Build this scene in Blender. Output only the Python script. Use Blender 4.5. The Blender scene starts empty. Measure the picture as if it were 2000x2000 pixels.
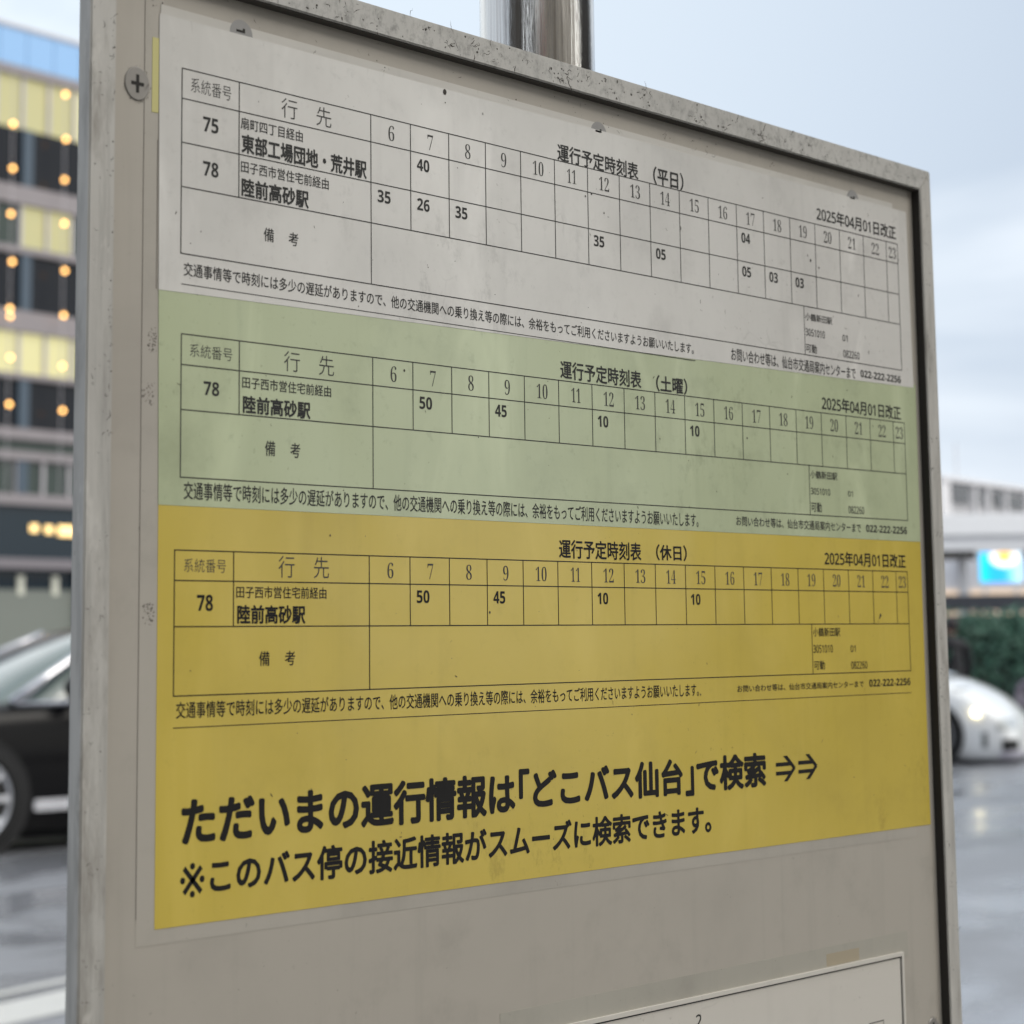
import bpy, bmesh, math, random
from mathutils import Vector, Matrix, noise
random.seed(7)
R = math.radians
C = bpy.context.scene.collection
sc = bpy.context.scene

# ------------------------------------------------------------------ camera
Z0 = 1.5027                      # height of the timetable origin (top left of the weekday grid)
CAM = (-0.33798, -0.48460, 1.32)
cd = bpy.data.cameras.new('camera')
cam = bpy.data.objects.new('camera', cd); C.objects.link(cam)
cam.matrix_world = Matrix(((0.708823, -0.072854, -0.701614, CAM[0]),
                           (-0.705279, -0.090561, -0.703122, CAM[1]),
                           (-0.012314, 0.993223, -0.115574, CAM[2]),
                           (0, 0, 0, 1)))
cd.sensor_width = 36; cd.lens = 66.56; cd.shift_y = -0.085
cd.clip_start = 0.02; cd.clip_end = 2000
cd.dof.use_dof = True; cd.dof.focus_distance = 0.69; cd.dof.aperture_fstop = 17.0
sc.camera = cam
# ------------------------------------------------------------------ world: bright overcast sky
SUN_EL, SUN_AZ = R(44), R(158)
w = bpy.data.worlds.new('World'); sc.world = w; w.use_nodes = True
nt = w.node_tree; N = nt.nodes; Lk = nt.links
for n in list(N): N.remove(n)
out = N.new('ShaderNodeOutputWorld'); bg = N.new('ShaderNodeBackground'); Lk.new(bg.outputs[0], out.inputs[0])
sky = N.new('ShaderNodeTexSky'); sky.sky_type = 'NISHITA'; sky.sun_disc = False
sky.sun_elevation = SUN_EL; sky.sun_rotation = SUN_AZ; sky.air_density = 1.0; sky.dust_density = 4.0
tc = N.new('ShaderNodeTexCoord')
mp = N.new('ShaderNodeMapping'); mp.inputs['Scale'].default_value = (1, 1, 2.2); Lk.new(tc.outputs['Generated'], mp.inputs[0])
nz = N.new('ShaderNodeTexNoise'); nz.inputs['Scale'].default_value = 2.6; nz.inputs['Detail'].default_value = 5; nz.inputs['Roughness'].default_value = .5
nz.inputs['Distortion'].default_value = .4
Lk.new(mp.outputs[0], nz.inputs['Vector'])
cr = N.new('ShaderNodeValToRGB'); Lk.new(nz.outputs[0], cr.inputs[0])
cr.color_ramp.elements[0].position = .38; cr.color_ramp.elements[0].color = (4.8, 5.6, 6.7, 1)
cr.color_ramp.elements[1].position = .62; cr.color_ramp.elements[1].color = (8.2, 8.8, 9.5, 1)
mx = N.new('ShaderNodeMix'); mx.data_type = 'RGBA'; mx.inputs[0].default_value = .93
Lk.new(sky.outputs[0], mx.inputs[6]); Lk.new(cr.outputs[0], mx.inputs[7])
# sky towards the sun, behind the camera, brightened and warmed to light the board
dv = N.new('ShaderNodeVectorMath'); dv.operation = 'DOT_PRODUCT'; Lk.new(tc.outputs['Generated'], dv.inputs[0])
dv.inputs[1].default_value = (math.sin(SUN_AZ) * .8, math.cos(SUN_AZ) * .8, .6)
mr = N.new('ShaderNodeMapRange'); mr.inputs[1].default_value = .1; mr.inputs[2].default_value = .95; mr.interpolation_type = 'SMOOTHSTEP'; Lk.new(dv.outputs['Value'], mr.inputs[0])
mw = N.new('ShaderNodeMix'); mw.data_type = 'RGBA'; mw.blend_type = 'MULTIPLY'; mw.clamp_result = False
Lk.new(mr.outputs[0], mw.inputs[0]); Lk.new(mx.outputs[2], mw.inputs[6]); mw.inputs[7].default_value = (2.18, 2.03, 1.79, 1)
dv2 = N.new('ShaderNodeVectorMath'); dv2.operation = 'DOT_PRODUCT'; Lk.new(tc.outputs['Generated'], dv2.inputs[0]); dv2.inputs[1].default_value = (.36, .86, .36)
mr2 = N.new('ShaderNodeMapRange'); mr2.inputs[1].default_value = .72; mr2.inputs[2].default_value = 1; mr2.interpolation_type = 'SMOOTHSTEP'; Lk.new(dv2.outputs['Value'], mr2.inputs[0])
mw2 = N.new('ShaderNodeMix'); mw2.data_type = 'RGBA'; mw2.blend_type = 'MULTIPLY'; mw2.clamp_result = False
Lk.new(mr2.outputs[0], mw2.inputs[0]); Lk.new(mw.outputs[2], mw2.inputs[6]); mw2.inputs[7].default_value = (1.45, 1.4, 1.3, 1)   # a bright gap low in the cloud
Lk.new(mw2.outputs[2], bg.inputs[0]); bg.inputs[1].default_value = .1
# ------------------------------------------------------------------ sun behind thick cloud
sl = bpy.data.lights.new('sun', 'SUN'); sl.energy = 1.2; sl.angle = R(32); sl.color = (1, .95, .87)
so = bpy.data.objects.new('sun', sl); C.objects.link(so)
d = Vector((math.sin(SUN_AZ) * math.cos(SUN_EL), math.cos(SUN_AZ) * math.cos(SUN_EL), math.sin(SUN_EL)))
so.rotation_euler = d.to_track_quat('Z', 'Y').to_euler(); so.location = d * 60
sc.view_settings.view_transform = 'Standard'; sc.view_settings.look = 'None'
sc.view_settings.exposure = 0.28; sc.view_settings.gamma = 1
sc.cycles.max_bounces = 8; sc.cycles.use_denoising = True
sc.cycles.sample_clamp_indirect = 6

# ------------------------------------------------------------------ material helpers
class M:
    def __init__(s, name, color, rough=.5, metal=0, spec=.5, coat=0, coat_rough=.1, emit=None, es=0):
        s.m = bpy.data.materials.new(name); s.m.use_nodes = True; s.t = s.m.node_tree; s.N = s.t.nodes; s.L = s.t.links
        s.b = s.N['Principled BSDF']; i = s.b.inputs
        i['Base Color'].default_value = (*color, 1); i['Roughness'].default_value = rough; i['Metallic'].default_value = metal
        i['Specular IOR Level'].default_value = spec; i['Coat Weight'].default_value = coat; i['Coat Roughness'].default_value = coat_rough
        if emit: i['Emission Color'].default_value = (*emit, 1); i['Emission Strength'].default_value = es
        rgb = s.N.new('ShaderNodeRGB'); rgb.outputs[0].default_value = (*color, 1); s.col = rgb.outputs[0]
        s.tc = s.N.new('ShaderNodeTexCoord').outputs['Object']
    def noise(s, scale, detail=3, rough=.55, stretch=(1, 1, 1), dist=0, off=(0, 0, 0)):
        mp = s.N.new('ShaderNodeMapping'); mp.inputs['Scale'].default_value = stretch; mp.inputs['Location'].default_value = off
        s.L.new(s.tc, mp.inputs[0])
        n = s.N.new('ShaderNodeTexNoise'); n.inputs['Scale'].default_value = scale; n.inputs['Detail'].default_value = detail
        n.inputs['Roughness'].default_value = rough; n.inputs['Distortion'].default_value = dist
        s.L.new(mp.outputs[0], n.inputs['Vector']); return n.outputs[0]
    def ramp(s, v, a, b, lo=0., hi=1.):
        r = s.N.new('ShaderNodeMapRange'); r.interpolation_type = 'SMOOTHSTEP'
        r.inputs[1].default_value = a; r.inputs[2].default_value = b; r.inputs[3].default_value = lo; r.inputs[4].default_value = hi
        s.L.new(v, r.inputs[0]); return r.outputs[0]
    def math(s, op, a, b):
        m = s.N.new('ShaderNodeMath'); m.operation = op
        for i, v in enumerate((a, b)):
            if isinstance(v, (int, float)): m.inputs[i].default_value = v
            else: s.L.new(v, m.inputs[i])
        return m.outputs[0]
    def mix(s, fac, color):
        m = s.N.new('ShaderNodeMix'); m.data_type = 'RGBA'; s.L.new(fac, m.inputs[0]) if not isinstance(fac, float) else None
        s.L.new(s.col, m.inputs[6]); m.inputs[7].default_value = (*color, 1); s.col = m.outputs[2]; return s
    def cracks(s, scale, width, gate_scale, gate, off=0):
        n = s.N.new('ShaderNodeTexNoise'); n.inputs['Scale'].default_value = scale * .6; n.inputs['Detail'].default_value = 4
        s.L.new(s.tc, n.inputs['Vector'])
        ad = s.N.new('ShaderNodeVectorMath'); ad.operation = 'MULTIPLY_ADD'; s.L.new(n.outputs['Color'], ad.inputs[0])
        ad.inputs[1].default_value = (1.1 / scale,) * 3; s.L.new(s.tc, ad.inputs[2])
        v = s.N.new('ShaderNodeTexVoronoi'); v.feature = 'DISTANCE_TO_EDGE'; v.inputs['Scale'].default_value = scale
        s.L.new(ad.outputs[0], v.inputs['Vector'])
        line = s.ramp(v.outputs['Distance'], 0, width, 1, 0)
        g = s.ramp(s.noise(gate_scale, 3, .6, off=(off, off, off)), gate, gate + .05)
        return s.math('MULTIPLY', line, g)
    def bump(s, v, strength, dist):
        b = s.N.new('ShaderNodeBump'); b.inputs['Strength'].default_value = strength; b.inputs['Distance'].default_value = dist
        s.L.new(v, b.inputs['Height']); s.L.new(b.outputs[0], s.b.inputs['Normal'])
        s.L.new(b.outputs[0], s.b.inputs['Coat Normal']); return s
    def rough(s, v): s.L.new(v, s.b.inputs['Roughness']); return s
    def done(s): s.L.new(s.col, s.b.inputs['Base Color']); return s.m

def dirty(name, color, amt=1., rough=.45, coat=.0, metal=0, crack=1., dirt=(.16, .145, .12), wave=.25, streak=.35, seed=0., brushed=False, glare_smudge=0.):
    m = M(name, color, rough, metal, .5, coat, .22)
    o = (seed * 3.1, seed * 1.7, seed * 2.3)
    m.mix(m.ramp(m.noise(9, 5, .6, dist=.6, off=o), .42, .8, 0, .42 * amt), tuple(c * .72 for c in color))
    m.mix(m.ramp(m.noise(38, 5, .65, off=o), .5, .85, 0, .34 * amt), tuple(c * .6 for c in dirt) if amt > 2.5 else tuple(c * .62 for c in color))
    m.mix(m.ramp(m.noise(30, 4, .6, (2.6, 1, .12), off=o), .52, .85, 0, streak * amt), tuple(c * .66 for c in color))
    m.mix(m.ramp(m.noise(24, 3, .5, (1, 1, .5), off=(seed, 4, 9)), .62, .8, 0, .22 * amt), tuple(min(1, c * 1.15) for c in color))
    g = m.ramp(m.noise(14, 3, .6, off=(5 + seed, 2, 1)), .48, .72)
    m.mix(m.math('MULTIPLY', m.ramp(m.noise(420, 3, .7, (1, 1, .8), off=o), .63, .72, 0, .8 * min(1, amt)), g), dirt)
    if brushed:                  # brushed along its length, soot rubbed into the grain
        m.mix(m.ramp(m.noise(260, 5, .7, (1, 1, .06), off=o), .44, .70, 0, .6), tuple(c * .58 for c in color))
        m.mix(m.ramp(m.noise(70, 5, .7, (1, 1, .25), off=(seed, 8, 2)), .50, .74, 0, .7), (.20, .18, .155))
        m.mix(m.ramp(m.noise(120, 4, .7, (1, 1, .4), off=(seed, 3, 5)), .60, .74, 0, .6), tuple(min(1, c * 1.18) for c in color))
    if glare_smudge:                     # laminate reflections painted as paler upright drifts, then dark grain and smudges
        m.mix(m.ramp(m.noise(16, 4, .55, (1.5, 1, .55), dist=.8, off=(seed, 6, 3)), .50, .74, 0, glare_smudge), tuple(min(1, c * 1.22 + .05) for c in color))
        m.mix(m.ramp(m.noise(150, 5, .7, off=(seed, 1, 7)), .55, .78, 0, glare_smudge * .8), tuple(c * .66 for c in color))
        m.mix(m.math('MULTIPLY', m.ramp(m.noise(85, 5, .75, (1, 1, .6), off=(4, seed, 7)), .52, .7, 0, .55), m.ramp(m.noise(7, 2, .5, off=(9, seed, 1)), .5, .66)), tuple(c * .58 for c in color))
    if amt > 1.5:
        m.mix(m.ramp(m.noise(230, 7, .78, (1, 1, .7), off=o), .46, .68, 0, .75), tuple(c * .42 for c in color))
        m.mix(m.ramp(m.noise(90, 4, .7, off=(2, seed, 1)), .56, .72, 0, .35), tuple(min(1, c * 1.2) for c in color))
    if crack: m.mix(m.math('MULTIPLY', m.cracks(55, .035, 16, .60, seed), .75 * crack), tuple(c * .5 for c in dirt))
    m.bump(m.noise(7, 3, .5, off=o), wave, .004)
    return m.done()

MAT = {}
MAT['panel'] = dirty('aged_cream_panel', (.43, .398, .35), 1.3, .42, .1, crack=0, seed=1)
MAT['film'] = dirty('clear_film_on_panel', (.44, .41, .362), 1.3, .38, .12, crack=0, seed=2)
MAT['white'] = dirty('laminated_white_paper', (.665, .65, .62), 1.3, .26, .5, crack=.15, wave=.6, glare_smudge=.55, seed=3)
MAT['green'] = dirty('laminated_green_paper', (.47, .525, .335), 1.4, .24, .5, crack=.08, wave=.6, glare_smudge=.6, dirt=(.12, .12, .07), seed=4)
MAT['yellow'] = dirty('laminated_yellow_paper', (.60, .46, .078), .9, .24, .45, crack=0, wave=.6, glare_smudge=.26, dirt=(.12, .09, .03), seed=5)
MAT['notice'] = dirty('white_notice_paper', (.62, .59, .54), .9, .4, .1, crack=.2, seed=6)
MAT['railside'] = dirty('weathered_grey_white_aluminium', (.50, .485, .455), 1.2, .5, 0, .0, crack=0, dirt=(.075, .065, .055), wave=.5, streak=.8, seed=7, brushed=True)
MAT['railtop'] = dirty('sooty_weathered_aluminium', (.50, .49, .465), 2.0, .5, 0, .0, crack=0, dirt=(.075, .065, .055), wave=.5, streak=.3, seed=17)
MAT['tape'] = dirty('old_clear_tape', (.40, .38, .33), 1.2, .3, .3, crack=0, seed=8)
MAT['tapebrown'] = dirty('brown_tape_scrap', (.39, .335, .245), .6, .4, crack=.0, seed=9)
MAT['ink'] = M('black_printing_ink', (.014, .013, .013), .42, spec=.22, coat=.06, coat_rough=.25).done()
MAT['inkw'] = M('black_ink_under_laminate', (.034, .034, .033), .42, spec=.25, coat=.08, coat_rough=.25).done()
MAT['ink2'] = M('grey_printing_ink', (.055, .054, .052), .42, spec=.25, coat=.06, coat_rough=.25).done()
MAT['inkline'] = M('printed_line_ink', (.025, .025, .026), .42, spec=.25, coat=.06, coat_rough=.25).done()
MAT['grime'] = M('black_grime', (.045, .038, .032), .7).done()
MAT['sliver'] = dirty('pale_yellow_paper', (.56, .52, .22), .8, .4, crack=0, seed=18)
MAT['tapelight'] = dirty('milky_tape', (.58, .56, .52), 1., .35, .2, crack=.4, seed=19)
MAT['screwflat'] = dirty('grey_screw_under_film', (.30, .295, .29), .8, .5, 0, crack=.3, seed=20)
MAT['grimesoft'] = M('grey_grime', (.16, .145, .13), .7).done()
MAT['gasketgrey'] = M('grey_brown_seal', (.055, .05, .044), .7, spec=.3).done()  # colour of the painted shade below the top rail
MAT['gasket'] = M('black_rubber_gasket', (.030, .027, .024), .7, spec=.3).done()  # colour of the painted shade on the right rail's inner face
MAT['screw'] = dirty('dull_zinc_screw', (.30, .285, .265), 1.2, .45, 0, .3, seed=10)
MAT['slot'] = M('dark_screw_recess', (.02, .018, .016), .8).done()
s = M('brushed_stainless_steel', (.62, .61, .59), .16, 1)
st = s.noise(30, 5, .7, (9, 9, .25)); s.rough(s.ramp(st, .3, .8, .08, .30)); s.bump(st, .12, .002)
s.mix(s.ramp(s.noise(60, 4, .7, (5, 5, .06)), .42, .7, 0, .75), (.22, .20, .185)); MAT['steel'] = s.done()

# ------------------------------------------------------------------ object helpers
def obj(name, verts, faces, mat, parent=None, loc=(0, 0, 0), smooth=False, bevel=0):
    me = bpy.data.meshes.new(name)
    lo = Vector(loc)
    me.from_pydata([tuple(Vector(v) - lo) for v in verts], [], faces); me.update()
    if bevel:
        bm = bmesh.new(); bm.from_mesh(me)
        bmesh.ops.bevel(bm, geom=bm.edges[:], offset=bevel, segments=2, affect='EDGES', clamp_overlap=True)
        bm.to_mesh(me); bm.free()
    me.materials.append(mat if not isinstance(mat, str) else MAT[mat])
    if smooth: me.polygons.foreach_set('use_smooth', [True] * len(me.polygons))
    o = bpy.data.objects.new(name, me); C.objects.link(o)
    if parent: o.parent = parent; 
    o.location = lo - (wloc(parent) if parent else Vector())
    return o
def wloc(o):
    v = Vector(o.location)
    while o.parent: o = o.parent; v += Vector(o.location)
    return v
def child(name, verts, faces, mat, parent, **k):
    return obj(name, verts, faces, mat, parent, loc=tuple(wloc(parent)), **k)
def empty(name, loc, label, cat, group=None, kind=None):
    o = bpy.data.objects.new(name, None); C.objects.link(o); o.location = loc; tag(o, label, cat, group); return o
def tag(o, label=None, cat=None, group=None, kind=None):
    if label: o['label'] = label
    if cat: o['category'] = cat
    if group: o['group'] = group
    if kind: o['kind'] = kind
    return o
class MB:
    def __init__(s): s.v = []; s.f = []
    def add(s, v, f):
        n = len(s.v); s.v += [tuple(q) for q in v]; s.f += [tuple(i + n for i in q) for q in f]; return s
    def box(s, a, b, fr=None):
        (x0, y0, z0), (x1, y1, z1) = a, b
        v = [(x0, y0, z0), (x1, y0, z0), (x1, y1, z0), (x0, y1, z0), (x0, y0, z1), (x1, y0, z1), (x1, y1, z1), (x0, y1, z1)]
        if fr: v = [fr(*q) for q in v]
        return s.add(v, [(0, 3, 2, 1), (4, 5, 6, 7), (0, 1, 5, 4), (1, 2, 6, 5), (2, 3, 7, 6), (3, 0, 4, 7)])
    def tube(s, pts, rad, n=12, cap=True):
        pts = [Vector(p) for p in pts]; rs = rad if isinstance(rad, (list, tuple)) else [rad] * len(pts)
        base = len(s.v); prev = None
        for i, p in enumerate(pts):
            t = (pts[min(i + 1, len(pts) - 1)] - pts[max(i - 1, 0)]).normalized()
            u = t.orthogonal().normalized() if prev is None else (prev - t * prev.dot(t)).normalized()
            prev = u; q = t.cross(u)
            for k in range(n):
                a = 2 * math.pi * k / n; s.v.append(tuple(p + (u * math.cos(a) + q * math.sin(a)) * rs[i]))
        for i in range(len(pts) - 1):
            for k in range(n):
                a = base + i * n + k; b = base + i * n + (k + 1) % n; s.f.append((a, b, b + n, a + n))
        if cap:
            s.f.append(tuple(base + k for k in reversed(range(n)))); e = base + (len(pts) - 1) * n; s.f.append(tuple(e + k for k in range(n)))
        return s
    def build(s, name, mat, parent=None, **k):
        return child(name, s.v, s.f, mat, parent, **k) if parent else obj(name, s.v, s.f, mat, **k)

# board coordinates (millimetres right, up, out of the panel) -> world
def B(x, y, h=0): return Vector((x / 1000, -h / 1000, Z0 + y / 1000))
# ------------------------------------------------------------------ the bus stop sign: pole, panel, frame, screws
YB = -680
sign = empty('bus_stop_sign', (.1935, 0, .12), 'weathered white framed timetable board on a steel pole, filling the picture', 'bus stop sign')
MB().box(B(-33.6, YB + 3, -2), B(420, 35.2, 0)).build('panel', 'panel', sign)
XL0, XL1, XR0, XR1, YT0, YT1, H0, H1 = -36.1, -27.0, 413.6, 422.8, 27.5, 37.6, .4, 4.5
def rail(pts, mt='railside'):
    v = [B(x, y, H1) for x, y in pts] + [B(x, y, -2.4) for x, y in pts]
    f = [(0, 1, 2, 3), (7, 6, 5, 4), (0, 4, 5, 1), (1, 5, 6, 2), (2, 6, 7, 3), (3, 7, 4, 0)]
    return child('frame_rail', v, f, mt, sign, bevel=.00045)
YB1 = YB + 10
rail([(XL0, YB), (XL1, YB1), (XL1, YT0), (XL0, YT1)])
rail([(XR0, YB1), (XR1, YB), (XR1, YT1), (XR0, YT0)])
rail([(XL1 + .1, YT0 + .1), (XR0 - .1, YT0 + .1), (XR1 - .1, YT1), (XL0 + .1, YT1)], 'railtop')
rail([(XL0 + .1, YB), (XR1 - .1, YB), (XR0 - .1, YB1 - .1), (XL1 + .1, YB1 - .1)])
MB().box(B(413.0, YB1, .05), B(413.75, YT0, 4.0)).build('rubber_gasket', 'gasket', sign)  # dark strip stands in for the shaded inner face of the right rail
MB().box(B(XL1 - .2, YT0 - .45, .05), B(413.0, YT0 + .2, 3.6)).build('rubber_gasket', 'gasketgrey', sign)  # contact shadow under the top rail, put in as a strip
PX, PY, PR = .1925, .0300, .0231
MB().tube([(PX, PY, .12), (PX, PY, 2.75)], PR, 48).build('pole', 'steel', sign, smooth=True)
for z in (1.43, 1.0):
    MB().box((PX - .05, .0024, z - .02), (PX + .05, PY - PR + .004, z + .02)).build('pole_bracket', 'screw', sign, bevel=.002)
def disc(x, y, r, h0, h1, n=28, ry=None):
    ry = ry or r
    v = [B(x + r * math.cos(2 * math.pi * k / n), y + ry * math.sin(2 * math.pi * k / n), h0) for k in range(n)]
    v += [B(x + r * .93 * math.cos(2 * math.pi * k / n), y + ry * .93 * math.sin(2 * math.pi * k / n), h1) for k in range(n)]
    f = [tuple(range(n, 2 * n))] + [(k, (k + 1) % n, n + (k + 1) % n, n + k) for k in range(n)]
    return v, f
for x, y, r, h in ((-16.7, -8.6, 4.6, .45), (405.5, -354.5, 4.2, .45)):
    s = child('screw', *disc(x, y, r, 0.05, h, ry=r * 1.18), 'screw', sign)
    mb = MB(); mb.box(B(x - 2.3, y - .55, h - .02), B(x + 2.3, y + .55, h + .12)); mb.box(B(x - .55, y - 2.9, h - .02), B(x + .55, y + 2.9, h + .1))
    mb.build('cross_recess', 'slot', s)
    mb = MB()
    for k in range(70):
        a = random.random() * 6.283; rr = r * (1.0 + .11 * random.random()); q = .25 + .5 * random.random()
        p = (x + rr * math.cos(a), y + rr * 1.18 * math.sin(a))
        mb.add([B(p[0] + q * random.uniform(-.6, .6), p[1] + q * random.uniform(-.6, .6), .2) for _ in range(3)], [(0, 1, 2)])
    mb.build('grime_ring', 'grime', s)
for x, y in ((22.9, 16.2), (195, 14.8), (364.8, 15.4)):
    s = child('screw', *disc(x, y, 4.6, .31, .36, ry=4.7), 'screwflat', sign)
    mb = MB(); mb.box(B(x - 2, y + .4, .34), B(x + 1.4, y + 1.2, .40)); mb.box(B(x + .6, y + .5, .34), B(x + 1.5, y + 1.9, .41)); mb.build('cross_recess', 'slot', s)

# ------------------------------------------------------------------ text
dg = None
_cache = {}
# style: outline offset, stroke thickening (em), ink
STY = {'min': (-.006, 0, 'ink2'), 'm': (0, .010, 'ink'), 'n': (0, .017, 'ink'), 'b': (0, .022, 'ink'), 'h': (0, .029, 'ink'), 'x': (0, .038, 'ink'), 'x2': (0, .029, 'ink'), 'k': (-.004, 0, 'ink'), 'ser': (-.013, 0, 'ink2')}
def glyphs(txt, off):
    k = (txt, off)
    if k in _cache: return _cache[k]
    cu = bpy.data.curves.new('text', 'FONT'); cu.body = txt; cu.size = 1; cu.offset = off; cu.resolution_u = 3; cu.fill_mode = 'FRONT'
    o = bpy.data.objects.new('text', cu); C.objects.link(o)
    bpy.context.view_layer.update()
    me = bpy.data.meshes.new_from_object(o.evaluated_get(bpy.context.evaluated_depsgraph_get()))
    vs = [tuple(v.co) for v in me.vertices]; fs = [tuple(p.vertices) for p in me.polygons]
    C.objects.unlink(o); bpy.data.objects.remove(o); bpy.data.curves.remove(cu); bpy.data.meshes.remove(me)
    _cache[k] = (vs, fs); return vs, fs
def text(parent, name, txt, x0, y0, x1, y1, h, sty):
    off, bold, mat = STY[sty]
    if mat == 'ink' and parent.data.materials[0] != MAT['yellow']: mat = 'inkw'      # print under the milky laminate
    if sty == 'b': txt = ''.join(SAB.get(c, c) for c in txt)
    elif sty == 'm': txt = ''.join(SAR.get(c, c) for c in txt)
    if sty == 'b' and txt[0] in SAB.values(): bold = .006
    if '時刻表' in txt or '改正' in txt: bold = .018
    vs, fs = glyphs(txt, off)
    if bold:                     # heavier stroke: the same outline laid round a small circle, 10 microns apart
        nb_ = 8 if bold > .015 else 4; V, Fc = [], []
        for k in range(nb_):
            a = 2 * math.pi * (k + .5) / nb_; n0 = len(V)
            V += [(q[0] + bold * math.cos(a), q[1] + bold * math.sin(a), .008 * k) for q in vs]; Fc += [tuple(i + n0 for i in t_) for t_ in fs]
        vs, fs = V, Fc
    ax = min(v[0] for v in vs); bx = max(v[0] for v in vs); ay = min(v[1] for v in vs); by = max(v[1] for v in vs)
    sx = (x1 - x0) / (bx - ax); sy = (y1 - y0) / (by - ay)
    return child(name, [B(x0 + (v[0] - ax) * sx, y0 + (v[1] - ay) * sy, h + v[2]) for v in vs], fs, mat, parent)
SER = {str(i): chr(0x1D7CE + i) for i in range(10)}      # serif digits
SAB = {str(i): chr(0x1D7EC + i) for i in range(10)}      # bold sans digits
SAR = {str(i): chr(0x1D7E2 + i) for i in range(10)}      # plain sans digits
ITEMS = '''a|系統番号|3.23|-7.18|18.99|-2.41|min
a|行　先|39.35|-8.42|60.62|-1.68|min
a|75|7.97|-19.04|13.96|-14.20|b
a|78|8.09|-33.40|14.06|-28.64|b
a|扇町四丁目経由|22.78|-15.47|48.31|-11.52|m
a|東部工場団地・荒井駅|23.12|-23.42|76.18|-16.96|h
a|田子西市営住宅前経由|22.94|-29.83|59.43|-25.91|m
a|陸前高砂駅|23.19|-37.69|50.88|-31.57|h
a|備　 考|32.21|-51.16|46.50|-46.61|m
a|運行予定時刻表|171.27|-0.04|217.68|6.77|m
a|（平日）|226.76|0.03|245.50|7.44|b
a|2025年04月01日改正|336.55|1.75|398.32|8.25|m
a|交通事情等で時刻には多少の遅延がありますので、他の交通機関への乗り換え等の際には、余裕をもってご利用くださいますようお願いいたします。|0.98|-66.72|249.50|-62.30|m
a|お問い合わせ等は、仙台市交通局案内センターまで|273.75|-66.78|362.25|-61.35|m
a|022-222-2256|366.06|-65.31|398.05|-62.01|b
a|小鶴新田駅|325.85|-43.96|345.68|-40.57|m
a|3051010|325.85|-50.74|339.87|-47.46|m
a|01|353.17|-50.31|356.96|-47.40|m
a|可動|325.71|-58.08|333.65|-54.26|m
a|082260|353.37|-57.57|365.73|-54.18|m
b|小鶴新田駅|326.16|-112.86|345.88|-109.39|m
b|3051010|326.26|-119.81|340.30|-116.92|m
b|01|353.57|-119.54|357.24|-117.03|m
b|可動|326.18|-127.38|333.76|-123.13|m
b|082260|353.48|-126.93|365.43|-123.62|m
c|小鶴新田駅|324.81|-180.61|344.54|-176.80|m
c|3051010|324.76|-187.51|338.69|-184.14|m
c|01|351.81|-187.46|355.63|-184.47|m
c|可動|324.84|-194.67|332.64|-190.85|m
c|082260|351.87|-194.78|364.04|-191.48|m
b|系統番号|3.64|-91.98|19.96|-87.83|min
b|行　先|40.66|-93.01|61.69|-86.34|min
b|78|8.94|-103.62|14.92|-99.18|b
b|田子西市営住宅前経由|23.88|-100.08|60.41|-96.30|m
b|陸前高砂駅|24.16|-108.13|51.67|-102.41|h
b|備　 考|33.02|-121.27|47.41|-116.33|m
b|運行予定時刻表|171.16|-83.60|217.02|-76.65|m
b|（土曜）|225.92|-83.77|245.01|-77.13|b
b|2025年04月01日改正|336.20|-82.56|397.13|-76.08|m
b|交通事情等で時刻には多少の遅延がありますので、他の交通機関への乗り換え等の際には、余裕をもってご利用くださいますようお願いいたします。|1.71|-136.71|250.08|-131.08|m
b|お問い合わせ等は、仙台市交通局案内センターまで|274.36|-135.15|362.56|-131.07|m
b|022-222-2256|366.41|-134.70|398.74|-131.40|b
c|系統番号|2.10|-159.09|18.02|-154.91|min
c|行　先|38.66|-160.20|59.51|-153.16|min
c|78|7.03|-170.99|13.07|-165.97|b
c|田子西市営住宅前経由|21.96|-166.87|58.40|-163.09|m
c|陸前高砂駅|22.37|-174.98|49.65|-169.02|h
c|備　 考|30.98|-188.24|45.47|-183.62|m
c|運行予定時刻表|169.10|-150.93|215.09|-143.86|m
c|（休日）|223.89|-150.47|242.48|-144.16|b
c|2025年04月01日改正|334.79|-150.23|396.90|-143.84|m
c|交通事情等で時刻には多少の遅延がありますので、他の交通機関への乗り換え等の際には、余裕をもってご利用くださいますようお願いいたします。|-0.41|-203.66|247.97|-198.55|m
c|お問い合わせ等は、仙台市交通局案内センターまで|272.37|-202.76|360.81|-199.91|m
c|022-222-2256|364.99|-202.77|397.21|-199.56|b
c|ただいまの運行情報は|1.86|-242.10|144.69|-227.38|x
c|「|146.54|-237.20|151.98|-226.62|x
c|どこバス仙台|153.63|-241.21|237.00|-227.30|x
c|」|238.46|-242.09|243.77|-230.56|x
c|で検索|245.23|-241.36|289.72|-227.39|x
c|⇒⇒|296.39|-239.97|325.10|-229.60|x
c|※|1.61|-257.38|10.56|-247.09|k
c|このバス停の接近情報がスムーズに検索できます。|12.57|-257.09|253.75|-246.10|x2'''
items = [l.split('|') for l in ITEMS.strip().split('\n')]
NAMES = {'系統番号': 'column_heading', '行　先': 'column_heading', '備　 考': 'remarks_heading', '75': 'route_number', '78': 'route_number',
         '3051010': 'stop_code', '01': 'stop_code', '082260': 'stop_code', '可動': 'stop_code', '小鶴新田駅': 'stop_name', '022-222-2256': 'telephone_number'}
def nm(t):
    if t in NAMES: return NAMES[t]
    if t.startswith('2025'): return 'revision_date'
    if '経由' in t: return 'route_via'
    if '駅' in t: return 'destination_name'
    if '運行予定' in t or t[0] == '（': return 'table_title'
    if t.startswith('交通') or t.startswith('お問'): return 'note_line'
    return 'headline_text'
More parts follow.
